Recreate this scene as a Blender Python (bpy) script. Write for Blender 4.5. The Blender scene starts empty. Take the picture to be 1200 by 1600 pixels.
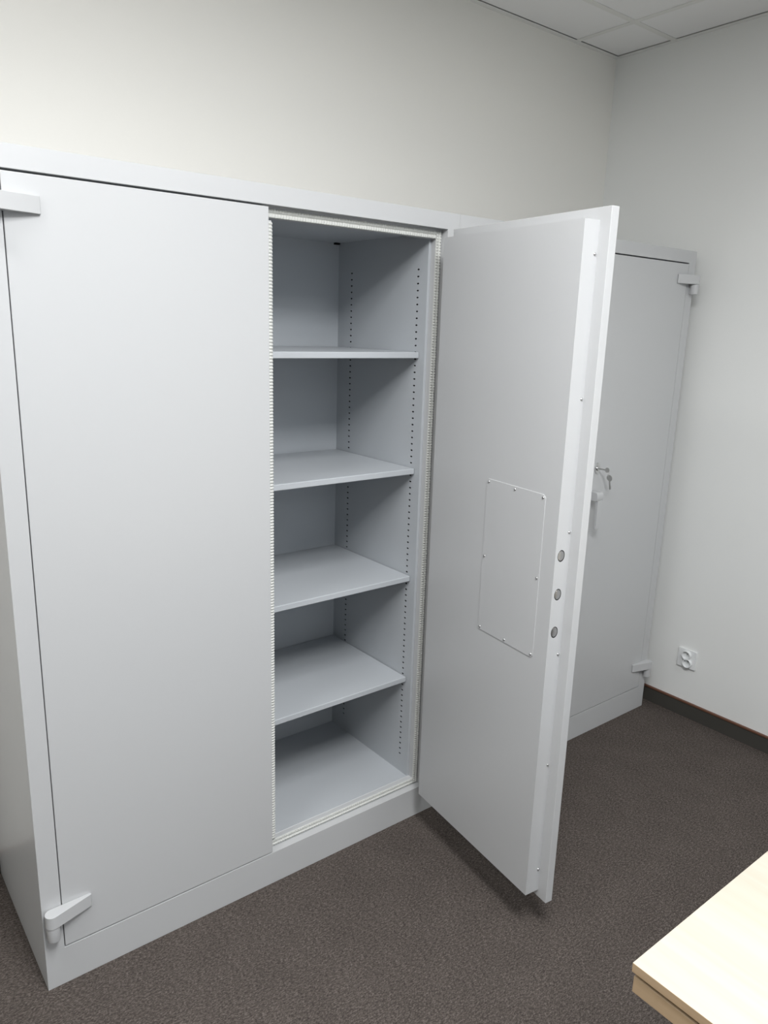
import bpy, bmesh, math, random
from mathutils import Vector, Matrix, Euler
random.seed(3)
S = bpy.context.scene
COL = S.collection
PI = math.pi

# ---------------------------------------------------------------- camera, world, lights, exposure
cam_d = bpy.data.cameras.new('camera'); cam = bpy.data.objects.new('camera', cam_d); COL.objects.link(cam)
cam.location = (-0.3283, -1.6920, 1.6288)
cam.rotation_euler = Euler((1.32949, -0.03005, -0.66471), 'XYZ')
cam_d.sensor_fit = 'HORIZONTAL'; cam_d.sensor_width = 36.0
cam_d.lens = 1176.96 / 1200 * 36
cam_d.clip_start = 0.02
S.camera = cam

w = bpy.data.worlds.new('sky'); S.world = w; w.use_nodes = True
w.node_tree.nodes['Background'].inputs[0].default_value = (0.72, 0.85, 1.0, 1)
w.node_tree.nodes['Background'].inputs[1].default_value = 1.0

LAMPS = [(0.23, -1.86, 52.0), (0.23, -1.26, 30.0), (0.23, -4.26, 8.0), (-0.97, -0.66, 15.0), (1.43, -2.46, 17.0)]    # x, y of ceiling panel, watts; last two added to brighten cabinet side and far cabinet
LAMP_COL = (0.975, 0.988, 1.0)
WINDOW_W = 8.0
WINDOW_COL = (0.62, 0.82, 1.0)
S.view_settings.view_transform = 'Standard'
S.view_settings.look = 'None'
S.view_settings.gamma = 1.0
S.view_settings.use_curve_mapping = False
S.view_settings.exposure = -0.13

def area(name, loc, rot, sx, sy, watts, col):
    d = bpy.data.lights.new(name, 'AREA'); d.shape = 'RECTANGLE'; d.size = sx; d.size_y = sy
    d.energy = watts; d.color = col
    o = bpy.data.objects.new(name, d); COL.objects.link(o); o.location = loc; o.rotation_euler = rot
    return o

# ---------------------------------------------------------------- dimensions
W, H, DEP = 1.2657, 1.95, 0.515          # cabinet
G, ZB, ZT = 0.0454, 0.1045, 1.9048       # stile width, opening bottom and top
XM, XR = 0.6374, 1.2203                  # where doors meet, right side of opening
XI, YI = 1.1893, 0.5005                  # inner side wall, inner back wall
X2 = 1.2665                              # left side of the second cabinet
YW, XW, HC = 0.522, 2.616, 2.759         # back wall, right wall, ceiling
XL, YF = -3.4, -5.4                      # left wall, front wall

# ---------------------------------------------------------------- helpers
def srgb(r, g, b):
    f = lambda c: (c/255/12.92) if c/255 <= 0.04045 else ((c/255+0.055)/1.055)**2.4
    return (f(r), f(g), f(b), 1)

def obj(name, bm, mat, parent=None, bevel=0.0, seg=2, smooth=False):
    me = bpy.data.meshes.new(name)
    bmesh.ops.recalc_face_normals(bm, faces=bm.faces)
    bm.to_mesh(me); bm.free()
    o = bpy.data.objects.new(name, me); COL.objects.link(o)
    for m in (mat if isinstance(mat, (list, tuple)) else [mat]): me.materials.append(m)
    if parent: o.parent = parent
    if bevel:
        b = o.modifiers.new('bevel', 'BEVEL'); b.width = bevel; b.segments = seg
        b.limit_method = 'ANGLE'; b.angle_limit = math.radians(35); b.harden_normals = True
        smooth = True
    if smooth:
        for p in me.polygons: p.use_smooth = True
        if not bevel:
            try: me.set_sharp_from_angle(angle=math.radians(40))
            except Exception: pass
    return o

def quad(bm, *vs, mi=0):
    f = bm.faces.new([bm.verts.new(v) for v in vs]); f.material_index = mi
    return f

def box(bm, x0, x1, y0, y1, z0, z1, mi=0):
    v = [bm.verts.new((x, y, z)) for x in (x0, x1) for y in (y0, y1) for z in (z0, z1)]
    for a in ((0,1,3,2), (4,6,7,5), (0,4,5,1), (2,3,7,6), (0,2,6,4), (1,5,7,3)):
        f = bm.faces.new([v[i] for i in a]); f.material_index = mi

def prism(bm, pts, z0, z1, mi=0, axis='z'):
    def P(a, b, c): return {'z': (a, b, c), 'y': (a, c, b), 'x': (c, a, b)}[axis]
    lo = [bm.verts.new(P(a, b, z0)) for a, b in pts]; hi = [bm.verts.new(P(a, b, z1)) for a, b in pts]
    n = len(pts)
    bm.faces.new(lo[::-1]).material_index = mi; bm.faces.new(hi).material_index = mi
    for i in range(n):
        bm.faces.new((lo[i], lo[(i+1) % n], hi[(i+1) % n], hi[i])).material_index = mi

def lathe(bm, prof, origin, axis, n=24, mi=0, up=None):
    """prof: list of (radius, distance along axis)"""
    a = Vector(axis).normalized(); o = Vector(origin)
    u = a.orthogonal().normalized(); v = a.cross(u)
    rings = []
    for r, t in prof:
        if r < 1e-7: rings.append([bm.verts.new(o + a*t)])
        else: rings.append([bm.verts.new(o + a*t + u*r*math.cos(2*PI*k/n) + v*r*math.sin(2*PI*k/n)) for k in range(n)])
    for A, B in zip(rings, rings[1:]):
        for k in range(n):
            k2 = (k+1) % n
            if len(A) == 1 and len(B) == 1: continue
            if len(A) == 1: f = bm.faces.new((A[0], B[k2], B[k]))
            elif len(B) == 1: f = bm.faces.new((A[k], A[k2], B[0]))
            else: f = bm.faces.new((A[k], A[k2], B[k2], B[k]))
            f.material_index = mi

def tube(bm, pts, r, n=8, closed=False):
    pts = [Vector(p) for p in pts]; rings = []
    N = len(pts); prev = None
    for i, p in enumerate(pts):
        if closed: t = pts[(i+1) % N] - pts[i-1]
        else: t = pts[min(i+1, N-1)] - pts[max(i-1, 0)]
        t.normalize()
        u = t.orthogonal().normalized() if prev is None else (prev - t*prev.dot(t)).normalized()
        prev = u; v = t.cross(u)
        rings.append([bm.verts.new(p + u*r*math.cos(2*PI*k/n) + v*r*math.sin(2*PI*k/n)) for k in range(n)])
    M = N if closed else N-1
    for i in range(M):
        A, B = rings[i], rings[(i+1) % N]
        for k in range(n): bm.faces.new((A[k], A[(k+1) % n], B[(k+1) % n], B[k]))
    if not closed:
        bm.faces.new(rings[0][::-1]); bm.faces.new(rings[-1])

def holed_strip(bm, M, u0, u1, v0, v1, holes, depth, n=12, mi=0, mi_in=0):
    """flat face in (u, v) with a column of real round recesses; M(u, v, d) gives the 3-D point d deep"""
    def q(a, b, c, d): quad(bm, M(a, c, 0), M(b, c, 0), M(b, d, 0), M(a, d, 0), mi=mi)
    holes = sorted(holes, key=lambda h: h[1])
    vcur = v0
    for k, (hu, hv, ru, rv) in enumerate(holes):
        lo = hv - rv*1.6; hi = hv + rv*1.6
        a, b = hu - ru*1.6, hu + ru*1.6
        if lo > vcur: q(u0, u1, vcur, lo)
        q(u0, a, lo, hi); q(b, u1, lo, hi)
        sq = []; ci = []; bo = []
        for i in range(n):
            t = 2*PI*i/n + PI/n; c, s = math.cos(t), math.sin(t)
            m = max(abs(c), abs(s))
            sq.append(bm.verts.new(M(hu + (b-hu)*c/m, hv + (hi-hv)*s/m, 0)))
            ci.append(bm.verts.new(M(hu + ru*c, hv + rv*s, 0)))
            bo.append(bm.verts.new(M(hu + ru*c, hv + rv*s, depth)))
        # corners of the little cell
        for i in range(n):
            j = (i+1) % n
            bm.faces.new((sq[i], sq[j], ci[j], ci[i])).material_index = mi
            bm.faces.new((ci[i], ci[j], bo[j], bo[i])).material_index = mi_in
            t1, t2 = 2*PI*i/n + PI/n, 2*PI*(i+1)/n + PI/n
            d1 = (math.cos(t1), math.sin(t1)); d2 = (math.cos(t2), math.sin(t2))
            if (abs(d1[0]) > abs(d1[1])) != (abs(d2[0]) > abs(d2[1])):
                sx = 1 if (d1[0]+d2[0]) > 0 else -1; sy = 1 if (d1[1]+d2[1]) > 0 else -1
                cv = bm.verts.new(M(hu + (b-hu)*sx, hv + (hi-hv)*sy, 0))
                bm.faces.new((sq[i], cv, sq[j])).material_index = mi
        bm.faces.new(bo).material_index = mi_in
        vcur = hi
    q(u0, u1, vcur, v1)

def empty(name, loc=(0, 0, 0), rz=0.0, parent=None):
    o = bpy.data.objects.new(name, None); COL.objects.link(o); o.location = loc; o.rotation_euler = (0, 0, rz)
    o.empty_display_size = 0.1
    if parent: o.parent = parent
    return o

def tag(o, label, cat, group=None):
    o['label'] = label; o['category'] = cat
    if group: o['group'] = group
    return o

def struct(o): o['kind'] = 'structure'; return o

# ---------------------------------------------------------------- materials
def mat(name, col, rough=0.5, metal=0.0, spec=0.5):
    m = bpy.data.materials.new(name); m.use_nodes = True
    b = m.node_tree.nodes['Principled BSDF']
    b.inputs['Base Color'].default_value = col; b.inputs['Roughness'].default_value = rough
    b.inputs['Metallic'].default_value = metal; b.inputs['Specular IOR Level'].default_value = spec
    return m

def nodes(m): return m.node_tree.nodes, m.node_tree.links, m.node_tree.nodes['Principled BSDF']

def add_noise_bump(m, scale, strength, dist=0.001, detail=3):
    N, L, b = nodes(m)
    tc = N.new('ShaderNodeTexCoord'); n = N.new('ShaderNodeTexNoise'); bp = N.new('ShaderNodeBump')
    n.inputs['Scale'].default_value = scale; n.inputs['Detail'].default_value = detail
    bp.inputs['Strength'].default_value = strength; bp.inputs['Distance'].default_value = dist
    L.new(tc.outputs['Object'], n.inputs['Vector']); L.new(n.outputs['Fac'], bp.inputs['Height']); L.new(bp.outputs['Normal'], b.inputs['Normal'])

M_steel = mat('light_grey_powder_coat', srgb(193, 194, 195), 0.34)
add_noise_bump(M_steel, 900, 0.08, 0.0003, 2)
M_inner = mat('light_grey_inner_paint', srgb(184, 188, 192), 0.42)
M_dark = mat('dark_recess', srgb(20, 20, 20), 0.8)
M_gasket = mat('white_braided_seal', srgb(205, 206, 202), 0.8)
M_chrome = mat('polished_steel', srgb(200, 200, 200), 0.22, 1.0)
M_key = mat('nickel_key', srgb(190, 190, 188), 0.4, 1.0)
M_screw = mat('zinc_screw', srgb(205, 205, 205), 0.28, 1.0)
M_socket = mat('white_plastic', srgb(232, 234, 234), 0.3)
M_ceil = mat('mineral_ceiling_tile', srgb(243, 243, 243), 0.95, spec=0.1)
M_grid = mat('white_ceiling_bar', srgb(232, 232, 229), 0.5)
M_lamp = mat('lamp_frame_white', srgb(230, 230, 228), 0.5)
M_brown = mat('brown_plastic_rim', srgb(104, 70, 54), 0.5)
M_skirt = mat('dark_grey_carpet_strip', srgb(72, 70, 66), 0.95, spec=0.1)
M_leg = mat('grey_metal_leg', srgb(150, 152, 154), 0.4, 0.6)
M_winframe = mat('white_window_frame', srgb(235, 235, 235), 0.4)

def wall_material(name, col):
    m = mat(name, col, 0.85, spec=0.2)
    N, L, b = nodes(m)
    tc = N.new('ShaderNodeTexCoord'); n = N.new('ShaderNodeTexNoise'); n.inputs['Scale'].default_value = 260; n.inputs['Detail'].default_value = 4
    bp = N.new('ShaderNodeBump'); bp.inputs['Strength'].default_value = 0.10; bp.inputs['Distance'].default_value = 0.0006
    L.new(tc.outputs['Object'], n.inputs['Vector']); L.new(n.outputs['Fac'], bp.inputs['Height']); L.new(bp.outputs['Normal'], b.inputs['Normal'])
    return m
M_wall = wall_material('off_white_wall_paint', srgb(240, 238, 232))
M_wall_r = wall_material('wall_paint_cool_light_tint', srgb(237, 238, 236))  # wall paint tinted cooler, standing in for cool light on the right wall

def carpet_material():
    m = mat('brown_grey_needle_felt_carpet', srgb(90, 84, 80), 1.0, spec=0.05)
    N, L, b = nodes(m)
    tc = N.new('ShaderNodeTexCoord')
    mp = N.new('ShaderNodeMapping'); mp.inputs['Rotation'].default_value = (0, 0, 0.15); mp.inputs['Scale'].default_value = (1.0, 2.2, 1)
    L.new(tc.outputs['Object'], mp.inputs['Vector'])
    n1 = N.new('ShaderNodeTexNoise'); n1.inputs['Scale'].default_value = 90; n1.inputs['Detail'].default_value = 6; n1.inputs['Roughness'].default_value = 0.75
    n2 = N.new('ShaderNodeTexNoise'); n2.inputs['Scale'].default_value = 190; n2.inputs['Detail'].default_value = 3
    n3 = N.new('ShaderNodeTexNoise'); n3.inputs['Scale'].default_value = 9; n3.inputs['Detail'].default_value = 2
    for n in (n1, n2): L.new(mp.outputs['Vector'], n.inputs['Vector'])
    L.new(tc.outputs['Object'], n3.inputs['Vector'])
    r = N.new('ShaderNodeValToRGB'); e = r.color_ramp.elements
    e[0].position = 0.36; e[0].color = srgb(54, 49, 46); e[1].position = 0.64; e[1].color = srgb(128, 120, 114)
    k = r.color_ramp.elements.new(0.50); k.color = srgb(87, 80, 76)
    mx = N.new('ShaderNodeMath'); mx.operation = 'MULTIPLY_ADD'; mx.inputs[1].default_value = 0.55
    mx2 = N.new('ShaderNodeMath'); mx2.operation = 'MULTIPLY'; mx2.inputs[1].default_value = 0.45
    L.new(n2.outputs['Fac'], mx2.inputs[0]); L.new(n1.outputs['Fac'], mx.inputs[0]); L.new(mx2.outputs[0], mx.inputs[2])
    L.new(mx.outputs[0], r.inputs['Fac'])
    v = N.new('ShaderNodeMix'); v.data_type = 'RGBA'; v.blend_type = 'MULTIPLY'; v.inputs['Factor'].default_value = 0.25
    L.new(r.outputs['Color'], v.inputs['A']); L.new(n3.outputs['Fac'], v.inputs['B'])
    L.new(v.outputs['Result'], b.inputs['Base Color'])
    bp = N.new('ShaderNodeBump'); bp.inputs['Strength'].default_value = 0.6; bp.inputs['Distance'].default_value = 0.002
    L.new(mx.outputs[0], bp.inputs['Height']); L.new(bp.outputs['Normal'], b.inputs['Normal'])
    return m
M_carpet = carpet_material()

def wood_material(name, c0, c1):
    m = mat(name, c0, 0.38)
    N, L, b = nodes(m)
    tc = N.new('ShaderNodeTexCoord'); mp = N.new('ShaderNodeMapping'); mp.inputs['Scale'].default_value = (34, 1.3, 34)
    n = N.new('ShaderNodeTexNoise'); n.inputs['Scale'].default_value = 1.0; n.inputs['Detail'].default_value = 5; n.inputs['Distortion'].default_value = 0.6
    r = N.new('ShaderNodeValToRGB'); e = r.color_ramp.elements
    e[0].position = 0.32; e[0].color = c1; e[1].position = 0.66; e[1].color = c0
    L.new(tc.outputs['Object'], mp.inputs['Vector']); L.new(mp.outputs['Vector'], n.inputs['Vector'])
    L.new(n.outputs['Fac'], r.inputs['Fac']); L.new(r.outputs['Color'], b.inputs['Base Color'])
    return m
M_wood = wood_material('pale_maple_laminate', srgb(193, 186, 174), srgb(185, 177, 162))
M_woodedge = wood_material('maple_laminate_edge', srgb(205, 180, 148), srgb(188, 160, 126))

def ceiling_noise():
    N, L, b = nodes(M_ceil)
    tc = N.new('ShaderNodeTexCoord'); n = N.new('ShaderNodeTexNoise'); n.inputs['Scale'].default_value = 180; n.inputs['Detail'].default_value = 5
    bp = N.new('ShaderNodeBump'); bp.inputs['Strength'].default_value = 0.2; bp.inputs['Distance'].default_value = 0.001
    L.new(tc.outputs['Object'], n.inputs['Vector']); L.new(n.outputs['Fac'], bp.inputs['Height']); L.new(bp.outputs['Normal'], b.inputs['Normal'])
ceiling_noise()

def emit(name, col, s):
    m = bpy.data.materials.new(name); m.use_nodes = True; N = m.node_tree.nodes
    b = N['Principled BSDF']; b.inputs['Base Color'].default_value = (0.8, 0.8, 0.8, 1)
    b.inputs['Emission Color'].default_value = col; b.inputs['Emission Strength'].default_value = s
    return m

# ---------------------------------------------------------------- room shell
T = 0.12
bm = bmesh.new(); box(bm, XL-T, XW+T, YF-T, YW+T, -0.1, 0); struct(obj('floor', bm, M_carpet))
bm = bmesh.new(); box(bm, XL-T, XW+T, YW, YW+T, 0, HC+0.12); struct(obj('wall_back', bm, M_wall))
bm = bmesh.new(); box(bm, XW, XW+T, YF-T, YW, 0, HC+0.12); struct(obj('wall_right', bm, M_wall_r))
bm = bmesh.new(); box(bm, XL-T, XL, YF-T, YW, 0, HC+0.12); struct(obj('wall_left', bm, M_wall))
# front wall (behind the camera) with a wide window
WX0, WX1, WZ0, WZ1 = -1.5, 1.5, 0.95, 2.35
bm = bmesh.new()
box(bm, XL, WX0, YF-T, YF, 0, HC+0.12); box(bm, WX1, XW, YF-T, YF, 0, HC+0.12)
box(bm, WX0, WX1, YF-T, YF, 0, WZ0); box(bm, WX0, WX1, YF-T, YF, WZ1, HC+0.12)
struct(obj('wall_front', bm, M_wall))
bm = bmesh.new()
for x0, x1 in ((WX0, WX0+0.06), (-0.03, 0.03), (WX1-0.06, WX1)): box(bm, x0, x1, YF-0.08, YF-0.02, WZ0, WZ1)
for z0, z1 in ((WZ0, WZ0+0.06), (WZ1-0.06, WZ1)):
    box(bm, WX0+0.06, -0.03, YF-0.08, YF-0.02, z0, z1); box(bm, 0.03, WX1-0.06, YF-0.08, YF-0.02, z0, z1)
struct(obj('window_1', bm, M_winframe))
area('daylight', (0, YF-0.16, (WZ0+WZ1)/2), (math.radians(-90), 0, PI), WX1-WX0, WZ1-WZ0, WINDOW_W, WINDOW_COL).rotation_euler = (math.radians(90), 0, 0)

# baseboards: carpet strip with a brown rim
def skirting(name, x0, x1, y0, y1):
    bm = bmesh.new(); box(bm, x0, x1, y0, y1, 0, 0.064)
    o = struct(obj(name, bm, M_skirt))
    bm = bmesh.new()
    dx = 0.003 if x1-x0 < 0.1 else 0; dy = 0.003 if y1-y0 < 0.1 else 0
    box(bm, x0-dx, x1, y0-dy, y1, 0.064, 0.072); obj('rim', bm, M_brown, o, bevel=0.0015)
skirting('baseboard_right', XW-0.009, XW, YF, YW-0.009)
skirting('baseboard_back', XL, XW, YW-0.009, YW)

# suspended ceiling: tiles lie on T bars, wall angle round the edge
GX = [2.33 - 0.6*k for k in range(11)]; GX = [g for g in GX if g > XL+0.05]
GY = [0.24 - 0.6*k for k in range(11)]; GY = [g for g in GY if g > YF+0.05]
xs = [XW] + GX + [XL]; ys = [YW] + GY + [YF]
lamp_cells = []
for lx, ly, lw in LAMPS: lamp_cells.append((lx, ly))
bm = bmesh.new()
for i in range(len(xs)-1):
    for j in range(len(ys)-1):
        cx, cy = (xs[i]+xs[i+1])/2, (ys[j]+ys[j+1])/2
        if any(abs(cx-a) < 0.1 and abs(cy-b) < 0.1 for a, b in lamp_cells): continue
        ax = 0.0258 if i == 0 else 0.004; bx_ = 0.0258 if i == len(xs)-2 else 0.004
        ay = 0.0258 if j == 0 else 0.004; by_ = 0.0258 if j == len(ys)-2 else 0.004
        box(bm, xs[i+1]+bx_, xs[i]-ax, ys[j+1]+by_, ys[j]-ay, HC+0.001, HC+0.016)
struct(obj('ceiling', bm, M_ceil, bevel=0.001, seg=1))
bm = bmesh.new(); box(bm, XL-T, XW+T, YF-T, YW+T, HC+0.12, HC+0.2); struct(obj('dark_void_sheet', bm, M_dark))  # sheet over the ceiling void, coloured near-black as the shade behind tile gaps
bm = bmesh.new()
for g in GX: box(bm, g-0.012, g+0.012, YF+0.024, YW-0.024, HC-0.0015, HC+0.0008); box(bm, g-0.002, g+0.002, YF+.03, YW-.03, HC+0.0008, HC+0.035)
for g in GY:
    for a, b in zip(xs, xs[1:]):
        e0 = 0.012 if b > XL+0.01 else 0.024; e1 = 0.012 if a < XW-0.01 else 0.024
        box(bm, b+e0, a-e1, g-0.012, g+0.012, HC-0.0015, HC+0.0008)
struct(obj('trim_1', bm, M_grid))
bm = bmesh.new()
box(bm, XL, XW, YW-0.024, YW, HC-0.002, HC-0.0005); box(bm, XW-0.024, XW, YF, YW-0.024, HC-0.002, HC-0.0005)
box(bm, XL, XL+0.024, YF, YW-0.024, HC-0.002, HC-0.0005); box(bm, XL+0.024, XW-0.024, YF, YF+0.024, HC-0.002, HC-0.0005)
box(bm, XL, XW, YW-0.0015, YW, HC-0.0005, HC+0.024); box(bm, XW-0.0015, XW, YF, YW-0.002, HC-0.0005, HC+0.024)
struct(obj('trim_2', bm, M_grid))

# ceiling lamps, the last two added as fill light
M_diff = emit('lit_lamp_diffuser', (1, 0.98, 0.94, 1), 3.0)
for n, (lx, ly, lw) in enumerate(LAMPS):
    r = empty('ceiling_light', (lx, ly, HC))
    tag(r, ['square lit ceiling panel, middle one of three in a row', 'square lit ceiling panel nearest the open cabinet', 'square lit ceiling panel nearest the window',
            'square ceiling panel added as fill light by the left end of the back wall', 'square ceiling panel added as fill light above the desk'][n], 'ceiling light', 'ceiling lights')
    bm = bmesh.new()
    for a, b, c, d in ((-.296, .296, -.296, -.275), (-.296, .296, .275, .296), (-.296, -.275, -.275, .275), (.275, .296, -.275, .275)):
        box(bm, a, b, c, d, 0.001, 0.03)
    obj('frame', bm, M_lamp, r, bevel=0.001, seg=1)
    bm = bmesh.new(); box(bm, -.275, .275, -.275, .275, 0.012, 0.02); obj('diffuser', bm, M_diff if lw else M_lamp, r)
    if lw: area('lamp_light', (lx, ly, HC+0.008), (0, 0, 0), 0.54, 0.54, lw, LAMP_COL)

# ---------------------------------------------------------------- steel cabinets
def ring(bm, o, i, y, mi=0):
    """flat frame facing -y between outer and inner rectangles (x0, x1, z0, z1)"""
    a = [(o[0], y, o[2]), (o[1], y, o[2]), (o[1], y, o[3]), (o[0], y, o[3])]
    b = [(i[0], y, i[2]), (i[1], y, i[2]), (i[1], y, i[3]), (i[0], y, i[3])]
    for k in range(4): quad(bm, a[k], a[(k+1) % 4], b[(k+1) % 4], b[k], mi=mi)

def sleeve(bm, r, y0, y1, mi=0):
    c = [(r[0], r[2]), (r[1], r[2]), (r[1], r[3]), (r[0], r[3])]
    for k in range(4):
        p, q = c[k], c[(k+1) % 4]
        quad(bm, (p[0], y0, p[1]), (q[0], y0, q[1]), (q[0], y1, q[1]), (p[0], y1, p[1]), mi=mi)

OUT = (0, W, 0, H)
OPEN = (G, XR, ZB, ZT)
INO = (W-1.1985, 1.1985, 0.1275, 1.878)
INN = (W-1.2005, 1.2005, 0.1285, 1.8952)

def carcass(parent):
    bm = bmesh.new()
    ring(bm, OUT, OPEN, 0); sleeve(bm, OPEN, 0, 0.027); ring(bm, OPEN, INO, 0.027)
    sleeve(bm, INO, 0.027, 0.044); ring(bm, INO, INN, 0.044); sleeve(bm, INN, 0.044, YI, 1)
    quad(bm, (INN[0], YI, INN[2]), (INN[1], YI, INN[2]), (INN[1], YI, INN[3]), (INN[0], YI, INN[3]), mi=1)
    sleeve(bm, OUT, 0, DEP); quad(bm, (0, DEP, 0), (W, DEP, 0), (W, DEP, H), (0, DEP, H))
    bmesh.ops.remove_doubles(bm, verts=bm.verts, dist=1e-5)
    return obj('carcass', bm, [M_steel, M_inner], parent, bevel=0.0018)

def side_panel(parent, right=True):
    """punched inner side wall with two columns of shelf holes"""
    bm = bmesh.new()
    X = XI if right else W-XI; s = 1 if right else -1
    Mp = lambda u, v, d: (X + s*d, u, v)
    rows = [0.196 + 0.02*k for k in range(81)]
    holed_strip(bm, Mp, 0.045, 0.255, INN[2], INN[3], [(0.0865, z, 0.0048, 0.0024) for z in rows], 0.009, mi_in=1)
    holed_strip(bm, Mp, 0.255, YI, INN[2], INN[3], [(0.424, z, 0.0048, 0.0024) for z in rows], 0.009, mi_in=1)
    quad(bm, (X, 0.045, INN[2]), (X+s*0.011, 0.045, INN[2]), (X+s*0.011, 0.045, INN[3]), (X, 0.045, INN[3]))
    bmesh.ops.remove_doubles(bm, verts=bm.verts, dist=1e-5)
    return obj('side_panel', bm, [M_inner, M_dark], parent)

def seal(parent):
    """ribbed fire seal lying on the rebate all the way round the opening"""
    bm = bmesh.new()
    yb = 0.0268
    cx = lambda i: 0
    o = (OPEN[0]+0.0035, OPEN[1]-0.0035, OPEN[2]+0.004, OPEN[3]-0.005)
    i = (INO[0]+0.0005, INO[1]-0.0005, INO[2]-0.0002, INO[3]+0.0005)
    def run(p0, p1, across):      # p0, p1: centre-line ends in (x, z); across: half width vector
        L = (Vector(p1)-Vector(p0)).length; n = max(2, int(L/0.0040)); n += n % 2
        prev = None
        for k in range(n+1):
            t = k/n; c = Vector(p0).lerp(Vector(p1), t)
            rib = (k % 2)
            pr = [(-1.0, 0), (-0.92, 0.0024+0.0020*rib), (-0.5, 0.0036+0.0024*rib), (-0.12, 0.0024+0.0020*rib), (0.0, 0.0004+0.0016*rib), (0.12, 0.0024+0.0020*rib), (0.5, 0.0042+0.0024*rib), (0.92, 0.0028+0.0022*rib), (1.0, 0)]
            row = [bm.verts.new((c.x+across[0]*a, yb-h, c.y+across[1]*a)) for a, h in pr]
            if prev:
                for m in range(len(row)-1): bm.faces.new((prev[m], prev[m+1], row[m+1], row[m]))
            prev = row
    xr = (o[1]+i[1])/2; xl = (o[0]+i[0])/2; zt = (o[3]+i[3])/2; zb = (o[2]+i[2])/2
    hx = (o[1]-i[1])/2; hz = (o[3]-i[3])/2; hzb = (i[2]-o[2])/2
    run((xr, o[2]), (xr, o[3]), (hx, 0)); run((xl, o[2]), (xl, o[3]), (-hx, 0))
    run((i[0], zt), (i[1], zt), (0, hz)); run((i[0], zb), (i[1], zb), (0, -hzb))
    return obj('fire_seal', bm, M_gasket, parent, smooth=True)

def teardrop(cx, cy, r, tx, ty, tr, n=14):
    """outline hugging a big circle and a small one"""
    d = math.hypot(tx-cx, ty-cy); a = math.atan2(ty-cy, tx-cx); b = math.acos((r-tr)/d)
    pts = []
    for k in range(n+1):
        t = a + b + (2*PI-2*b)*k/n; pts.append((cx + r*math.cos(t), cy + r*math.sin(t)))
    for k in range(7):
        t = a - b + 2*b*k/6; pts.append((tx + tr*math.cos(t), ty + tr*math.sin(t)))
    return pts

PIN = (0.0195, -0.0178)
def hinge_arm(parent, left, z0, z1, off):
    bm = bmesh.new()
    pts = teardrop(PIN[0], PIN[1], 0.0168, 0.1125, -0.0040, 0.0038)
    # small foot between arm and door
    prism(bm, pts, z0, z1)
    prism(bm, [(0.052, -0.006), (0.105, -0.004), (0.105, 0.0), (0.052, 0.0)], z0+0.004, z1-0.004)
    if not left:
        bmesh.ops.scale(bm, verts=bm.verts, vec=(-1, 1, 1)); bmesh.ops.translate(bm, verts=bm.verts, vec=(W, 0, 0))
    bmesh.ops.translate(bm, verts=bm.verts, vec=(-off[0], -off[1], 0))
    return obj('hinge_arm', bm, M_steel, parent, bevel=0.0012)

def hinge_barrel(parent, left, z0, z1):
    bm = bmesh.new()
    x = PIN[0] if left else W-PIN[0]
    r = 0.0152
    lathe(bm, [(0, z0), (r*0.90, z0), (r*0.97, z0+0.0006), (r, z0+0.002), (r, z1-0.0006), (0, z1-0.0006)], (x, PIN[1], 0), (0, 0, 1), 32)
    box(bm, x-0.006, x+0.006, PIN[1]+0.010, 0.0, z0+0.003, z1-0.002)
    return obj('hinge_barrel', bm, M_steel, parent, smooth=True)

ARMS = ((0.1965, 0.2305), (1.8255, 1.8595)); BARRELS = ((0.1575, 0.1965), (1.787, 1.8255))

def screw(parent, p, axis, r=0.0036, name='screw'):
    bm = bmesh.new()
    lathe(bm, [(r*1.05, 0.0), (r, r*0.35), (r*0.72, r*0.68), (r*0.30, r*0.80), (0, r*0.82)], p, axis, 14)
    return obj(name, bm, M_screw, parent, smooth=True)

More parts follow.
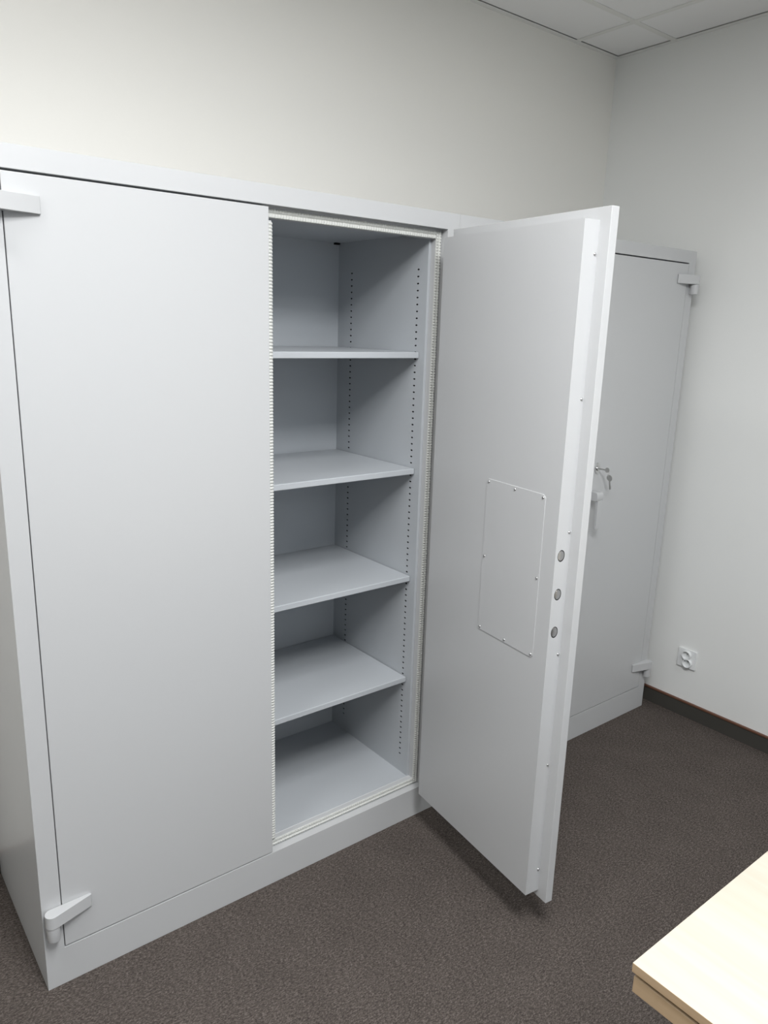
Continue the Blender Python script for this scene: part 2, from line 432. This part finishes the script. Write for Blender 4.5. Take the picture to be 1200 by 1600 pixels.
BT = 0.0695   # back of the thick inner block of the active door
def make_door(cab, left, angle=0.0, bolts=False):
    off = (PIN[0], PIN[1]) if left else (W-0.0177, -0.0178)
    ox, oy = off
    if left: px0, px1, bx0, bx1, bt = G+0.0022, XM-0.001, 0.078, 0.6575, 0.064
    else: px0, px1, bx0, bx1, bt = XM+0.0012, XR-0.0012, XM+0.0333, 1.1975, BT
    pz0, pz1, z0, z1 = 0.1078, 1.9000, 0.1297, 1.8725
    bm = bmesh.new(); box(bm, px0-ox, px1-ox, 0-oy, 0.0235-oy, pz0, pz1)
    d = obj('door', bm, M_steel, cab, bevel=0.0016)
    d.location = (ox, oy, 0); d.rotation_euler = (0, 0, angle)
    # raised inner block
    bm = bmesh.new()
    a, b, y0, y1 = bx0-ox, bx1-ox, 0.0235-oy, bt-oy
    if bolts:
        quad(bm, (a, y1, z0), (b, y1, z0), (b, y1, z1), (a, y1, z1)); quad(bm, (b, y0, z0), (b, y1, z0), (b, y1, z1), (b, y0, z1))
        quad(bm, (a, y0, z0), (b, y0, z0), (b, y1, z0), (a, y1, z0)); quad(bm, (a, y0, z1), (b, y0, z1), (b, y1, z1), (a, y1, z1))
        holed_strip(bm, lambda u, v, dd: (a+dd, u, v), y0, y1, z0, z1, [(0.0500-oy, z, 0.0116, 0.0150) for z in (0.898, 0.998, 1.098)], 0.02, n=28, mi_in=1)
        # widen: the strip's little cells must stay inside the face
        bmesh.ops.remove_doubles(bm, verts=bm.verts, dist=1e-5)
        obj('inner_block', bm, [M_steel, M_dark], d, bevel=0.0)
    else:
        box(bm, a, b, y0, y1, z0, z1); obj('inner_block', bm, M_steel, d, bevel=0.0016)
    for (za, zb) in ARMS: hinge_arm(d, left, za, zb, off)
    if left:
        bm = bmesh.new()      # ribbed seal on the lip that the other door closes on
        n = 420; prev = None
        for k in range(n+1):
            z = z0+0.004 + (z1-z0-0.008)*k/n; rib = k % 2
            row = [bm.verts.new((x-ox, y-oy, z)) for x, y in ((XM+0.004, 0.0236), (XM+0.006, 0.0212-0.0022*rib), (XM+0.014, 0.0202-0.0026*rib), (0.6545+0.0022*rib, 0.0210-0.0016*rib), (0.6584+0.0018*rib, 0.0236), (0.6577, 0.030))]
            if prev:
                for m in range(5): bm.faces.new((prev[m], prev[m+1], row[m+1], row[m]))
            prev = row
        obj('lip_seal', bm, M_gasket, d, smooth=True)
    else:
        # lock cover plate with eight screws
        s2x = lambda s: 1.2193 - s - ox
        bm = bmesh.new(); c = 0.007; xa, xb, za, zb = s2x(0.5005), s2x(0.2735), 0.812, 1.2425
        P = [(xa+c, za), (xb-c, za), (xb, za+c), (xb, zb-c), (xb-c, zb), (xa+c, zb), (xa, zb-c), (xa, za+c)]
        prism(bm, P, bt-oy-0.0002, bt-oy+0.0016, axis='y')
        pl = obj('cover_plate', bm, M_steel, d, bevel=0.0008)
        for s, z in ((.283, 1.2345), (.388, 1.2345), (.4925, 1.2345), (.283, 1.027), (.4925, 1.027), (.283, .8205), (.388, .8205), (.4925, .8205)):
            screw(d, (s2x(s), bt-oy+0.0015, z), (0, 1, 0), 0.0034)
        for z in (1.8, 1.478, 1.1557, 0.8344, 0.5187, 0.1974):
            screw(d, (a, 0.0302-oy, z), (-1, 0, 0), 0.0036)
        if bolts:
            for z in (0.898, 0.998, 1.098):
                bm = bmesh.new(); r = 0.0108
                lathe(bm, [(r, 0), (r, 0.0175), (r*0.92, 0.0190), (0, 0.0193)], (a+0.0198, 0.0495-oy, z), (-1, 0, 0), 28)
                for v in bm.verts: v.co.z = z + (v.co.z-z)*1.27
                obj('lock_bolt', bm, M_chrome, d, smooth=True)
        # lock escutcheon and drop handle on the outer face
        lx = 0.762-ox
        bm = bmesh.new()
        pts = [(lx + 0.014*math.cos(t), 1.136 + 0.021*math.sin(t)) for t in [2*PI*k/28 for k in range(28)]]
        prism(bm, pts, -oy-0.004, -oy, axis='y')
        lathe(bm, [(0.0085, 0), (0.0085, 0.003), (0.007, 0.004), (0, 0.004)], (lx, -oy-0.004, 1.136), (0, -1, 0), 20)
        obj('keyhole_plate', bm, M_screw, d, smooth=True)
        bm = bmesh.new()
        prof = [(-oy-0.0, 1.052), (-oy-0.030, 1.054), (-oy-0.038, 1.0525), (-oy-0.043, 1.048), (-oy-0.045, 1.040), (-oy-0.045, 1.026), (-oy-0.043, 1.022), (-oy-0.036, 1.020), (-oy, 1.020)]
        prism(bm, prof, 0.720-ox, 0.757-ox, axis='x')
        hd = obj('handle', bm, M_steel, d, bevel=0.001)
        bm = bmesh.new()
        prof = [(-oy-0.034, 1.022), (-oy-0.045, 1.022), (-oy-0.046, 0.93), (-oy-0.044, 0.912), (-oy-0.037, 0.912), (-oy-0.036, 0.93)]
        prism(bm, prof, 0.726-ox, 0.752-ox, axis='x')
        obj('handle_grip', bm, M_steel, d, bevel=0.002)
    return d

def make_cabinet(x, label, open_angle):
    r = empty('steel_cabinet', (x, 0, 0)); tag(r, label, 'cabinet', 'grey steel cabinets along the back wall')
    if x > 0: r.scale = (1.0078, 1, 1)
    carcass(r)
    make_door(r, True); make_door(r, False, open_angle, bolts=True)
    for left in (True, False):
        for za, zb in BARRELS: hinge_barrel(r, left, za, zb)
    if open_angle:
        side_panel(r, True); side_panel(r, False); seal(r)
        for z in (1.557, 1.201, 0.8475, 0.4919):
            bm = bmesh.new(); box(bm, W-XI+0.0025, XI-0.002, 0.0672, YI-0.003, z-0.0181, z)
            sh = obj('shelf', bm, M_inner, r, bevel=0.0022)
        for y0, y1, za in ((YI-0.010, YI-0.0005, 1.889), (0.128, 0.150, 1.8925)):
            bm = bmesh.new(); box(bm, XI-0.022, XI-0.003, y0, y1, za, 1.8950); obj('corner_slot', bm, M_dark, r)
    return r

make_cabinet(0.0, 'light grey steel cabinet with its right door wide open showing four shelves', math.radians(83.094))
make_cabinet(X2, 'closed light grey steel cabinet in the room corner, behind the open door', 0.0)

# keys in the far cabinet's lock
kx, kz = X2+0.762*1.0078, 1.136
kr = empty('key_bunch', (kx, -0.009, kz)); tag(kr, 'two small keys on a ring in the lock of the closed far cabinet', 'keys')
def key_mesh(bm, M):
    n = 24
    b2 = bmesh.new()
    ring_o = [(0.0105*math.cos(2*PI*k/n)-0.026, 0.0105*math.sin(2*PI*k/n)) for k in range(n)]
    prism(b2, ring_o, -0.001, 0.001)
    prism(b2, [(-0.017, -0.0026), (0.012, -0.0026), (0.014, 0), (0.012, 0.0026), (-0.017, 0.0026)], -0.0011, 0.0011)
    for k in range(3): prism(b2, [(0.0+k*0.004, -0.004), (0.0025+k*0.004, -0.004), (0.0025+k*0.004, -0.0024), (k*0.004, -0.0024)], -0.001, 0.001)
    b2.transform(M)
    me = bpy.data.meshes.new('tmp'); b2.to_mesh(me); b2.free(); bm.from_mesh(me); bpy.data.meshes.remove(me)
bm = bmesh.new(); key_mesh(bm, Matrix.Translation((0, -0.0135, 0)) @ Matrix.Rotation(PI/2, 4, 'Z') @ Matrix.Rotation(PI/2, 4, 'X') @ Matrix.Scale(0.9, 4))
obj('key', bm, M_key, kr)
bm = bmesh.new()
tube(bm, [(0.004+0.006*math.sin(t), -0.040+0.002*math.sin(t), -0.0155+0.0095*math.cos(t)) for t in [2*PI*k/24 for k in range(24)]], 0.0007, 6, True)
obj('ring', bm, M_key, kr, smooth=True)
bm = bmesh.new(); key_mesh(bm, Matrix.Translation((0.021, -0.040, -0.060)) @ Matrix.Rotation(-0.22, 4, 'Y') @ Matrix.Rotation(PI/2, 4, 'Y') @ Matrix.Scale(1.15, 4))
obj('key', bm, M_key, kr)

# ---------------------------------------------------------------- wall socket (double, on the right wall)
sy, sz = -0.146, 0.267
so = empty('wall_socket', (XW, sy, sz)); tag(so, 'white square double power socket low on the right wall', 'power socket')
def rrect(a, b, r, n=5):
    pts = []
    for sx, s2, t0 in ((1, 1, 0), (-1, 1, PI/2), (-1, -1, PI), (1, -1, 1.5*PI)):
        for k in range(n+1):
            t = t0 + PI/2*k/n; pts.append((sx*(a-r) + r*math.cos(t), s2*(b-r) + r*math.sin(t)))
    return pts
bm = bmesh.new(); prism(bm, rrect(0.0425, 0.0425, 0.004), -0.009, 0.0, axis='x'); obj('face_plate', bm, M_socket, so, bevel=0.002)
for cy, cz in ((-0.001, 0.0175), (-0.008, -0.0170)):
    bm = bmesh.new()
    lathe(bm, [(0.0202, 0.0), (0.0200, 0.012), (0.0192, 0.0135), (0.0180, 0.0135), (0.0172, 0.0125), (0.0168, -0.002), (0.0, -0.002)], (-0.0088, cy, cz), (-1, 0, 0), 36)
    hs = obj('socket_well', bm, M_socket, so, smooth=True)
    bm = bmesh.new()
    for dy, dz in ((-0.0072, -0.0055), (0.0082, 0.004)): lathe(bm, [(0, 0), (0.0026, 0), (0.0026, 0.0003), (0, 0.0004)], (-0.0069, cy+dy, cz+dz), (-1, 0, 0), 14, mi=1)
    lathe(bm, [(0.0024, -0.001), (0.0024, 0.012), (0.0012, 0.0145), (0, 0.0145)], (-0.0069, cy-0.004, cz+0.009), (-1, 0, 0), 14)
    obj('contacts', bm, [M_chrome, M_dark], hs, smooth=True)

# ---------------------------------------------------------------- desk
DX, DY, DZ = 0.539, -1.2165, 0.740
dk = empty('desk', (DX+0.8, DY-0.4, 0)); tag(dk, 'pale maple desk, only its corner in view at lower right', 'desk')
O = Vector((DX+0.8, DY-0.4, 0))
def dbox(name, x0, x1, y0, y1, z0, z1, m, bev=0.001):
    bm = bmesh.new(); box(bm, x0-O.x, x1-O.x, y0-O.y, y1-O.y, z0, z1)
    return obj(name, bm, m, dk, bevel=bev)
top = dbox('tabletop', DX, DX+1.6, DY-0.8, DY, DZ-0.0155, DZ, [M_wood, M_woodedge], 0.0008)
for p in top.data.polygons:
    if abs(p.normal.z) < 0.5: p.material_index = 1
dbox('spacer', DX+0.03, DX+1.57, DY-0.77, DY-0.012, DZ-0.0235, DZ-0.0155, M_dark, 0)
bm = bmesh.new()
fx0, fx1, fy0, fy1 = DX+0.002-O.x, DX+1.598-O.x, DY-0.798-O.y, DY-0.003-O.y
zt_, zb_ = DZ-0.0220, DZ-0.050
c = [(fx0, fy0), (fx1, fy0), (fx1, fy1), (fx0, fy1)]; t_ = 0.028
ci = [(fx0+t_, fy0+t_), (fx1-t_, fy0+t_), (fx1-t_, fy1-t_), (fx0+t_, fy1-t_)]
for k in range(4):
    a, b, p, q = c[k], c[(k+1) % 4], ci[(k+1) % 4], ci[k]
    quad(bm, (*a, zt_), (*b, zt_), (*p, zt_), (*q, zt_)); quad(bm, (*a, zb_), (*b, zb_), (*p, zb_), (*q, zb_))
    quad(bm, (*a, zb_), (*b, zb_), (*b, zt_), (*a, zt_)); quad(bm, (*q, zb_), (*p, zb_), (*p, zt_), (*q, zt_))
bmesh.ops.remove_doubles(bm, verts=bm.verts, dist=1e-5)
obj('frame_rail', bm, M_woodedge, dk, bevel=0.0015)
for ax in (DX+0.12, DX+1.48):
    for ay in (DY-0.12, DY-0.68):
        bm = bmesh.new(); lathe(bm, [(0, 0), (0.024, 0), (0.026, 0.004), (0.0225, 0.012), (0.0225, DZ-0.0235), (0, DZ-0.0235)], (ax-O.x, ay-O.y, 0), (0, 0, 1), 24)
        obj('leg', bm, M_leg, dk, smooth=True)
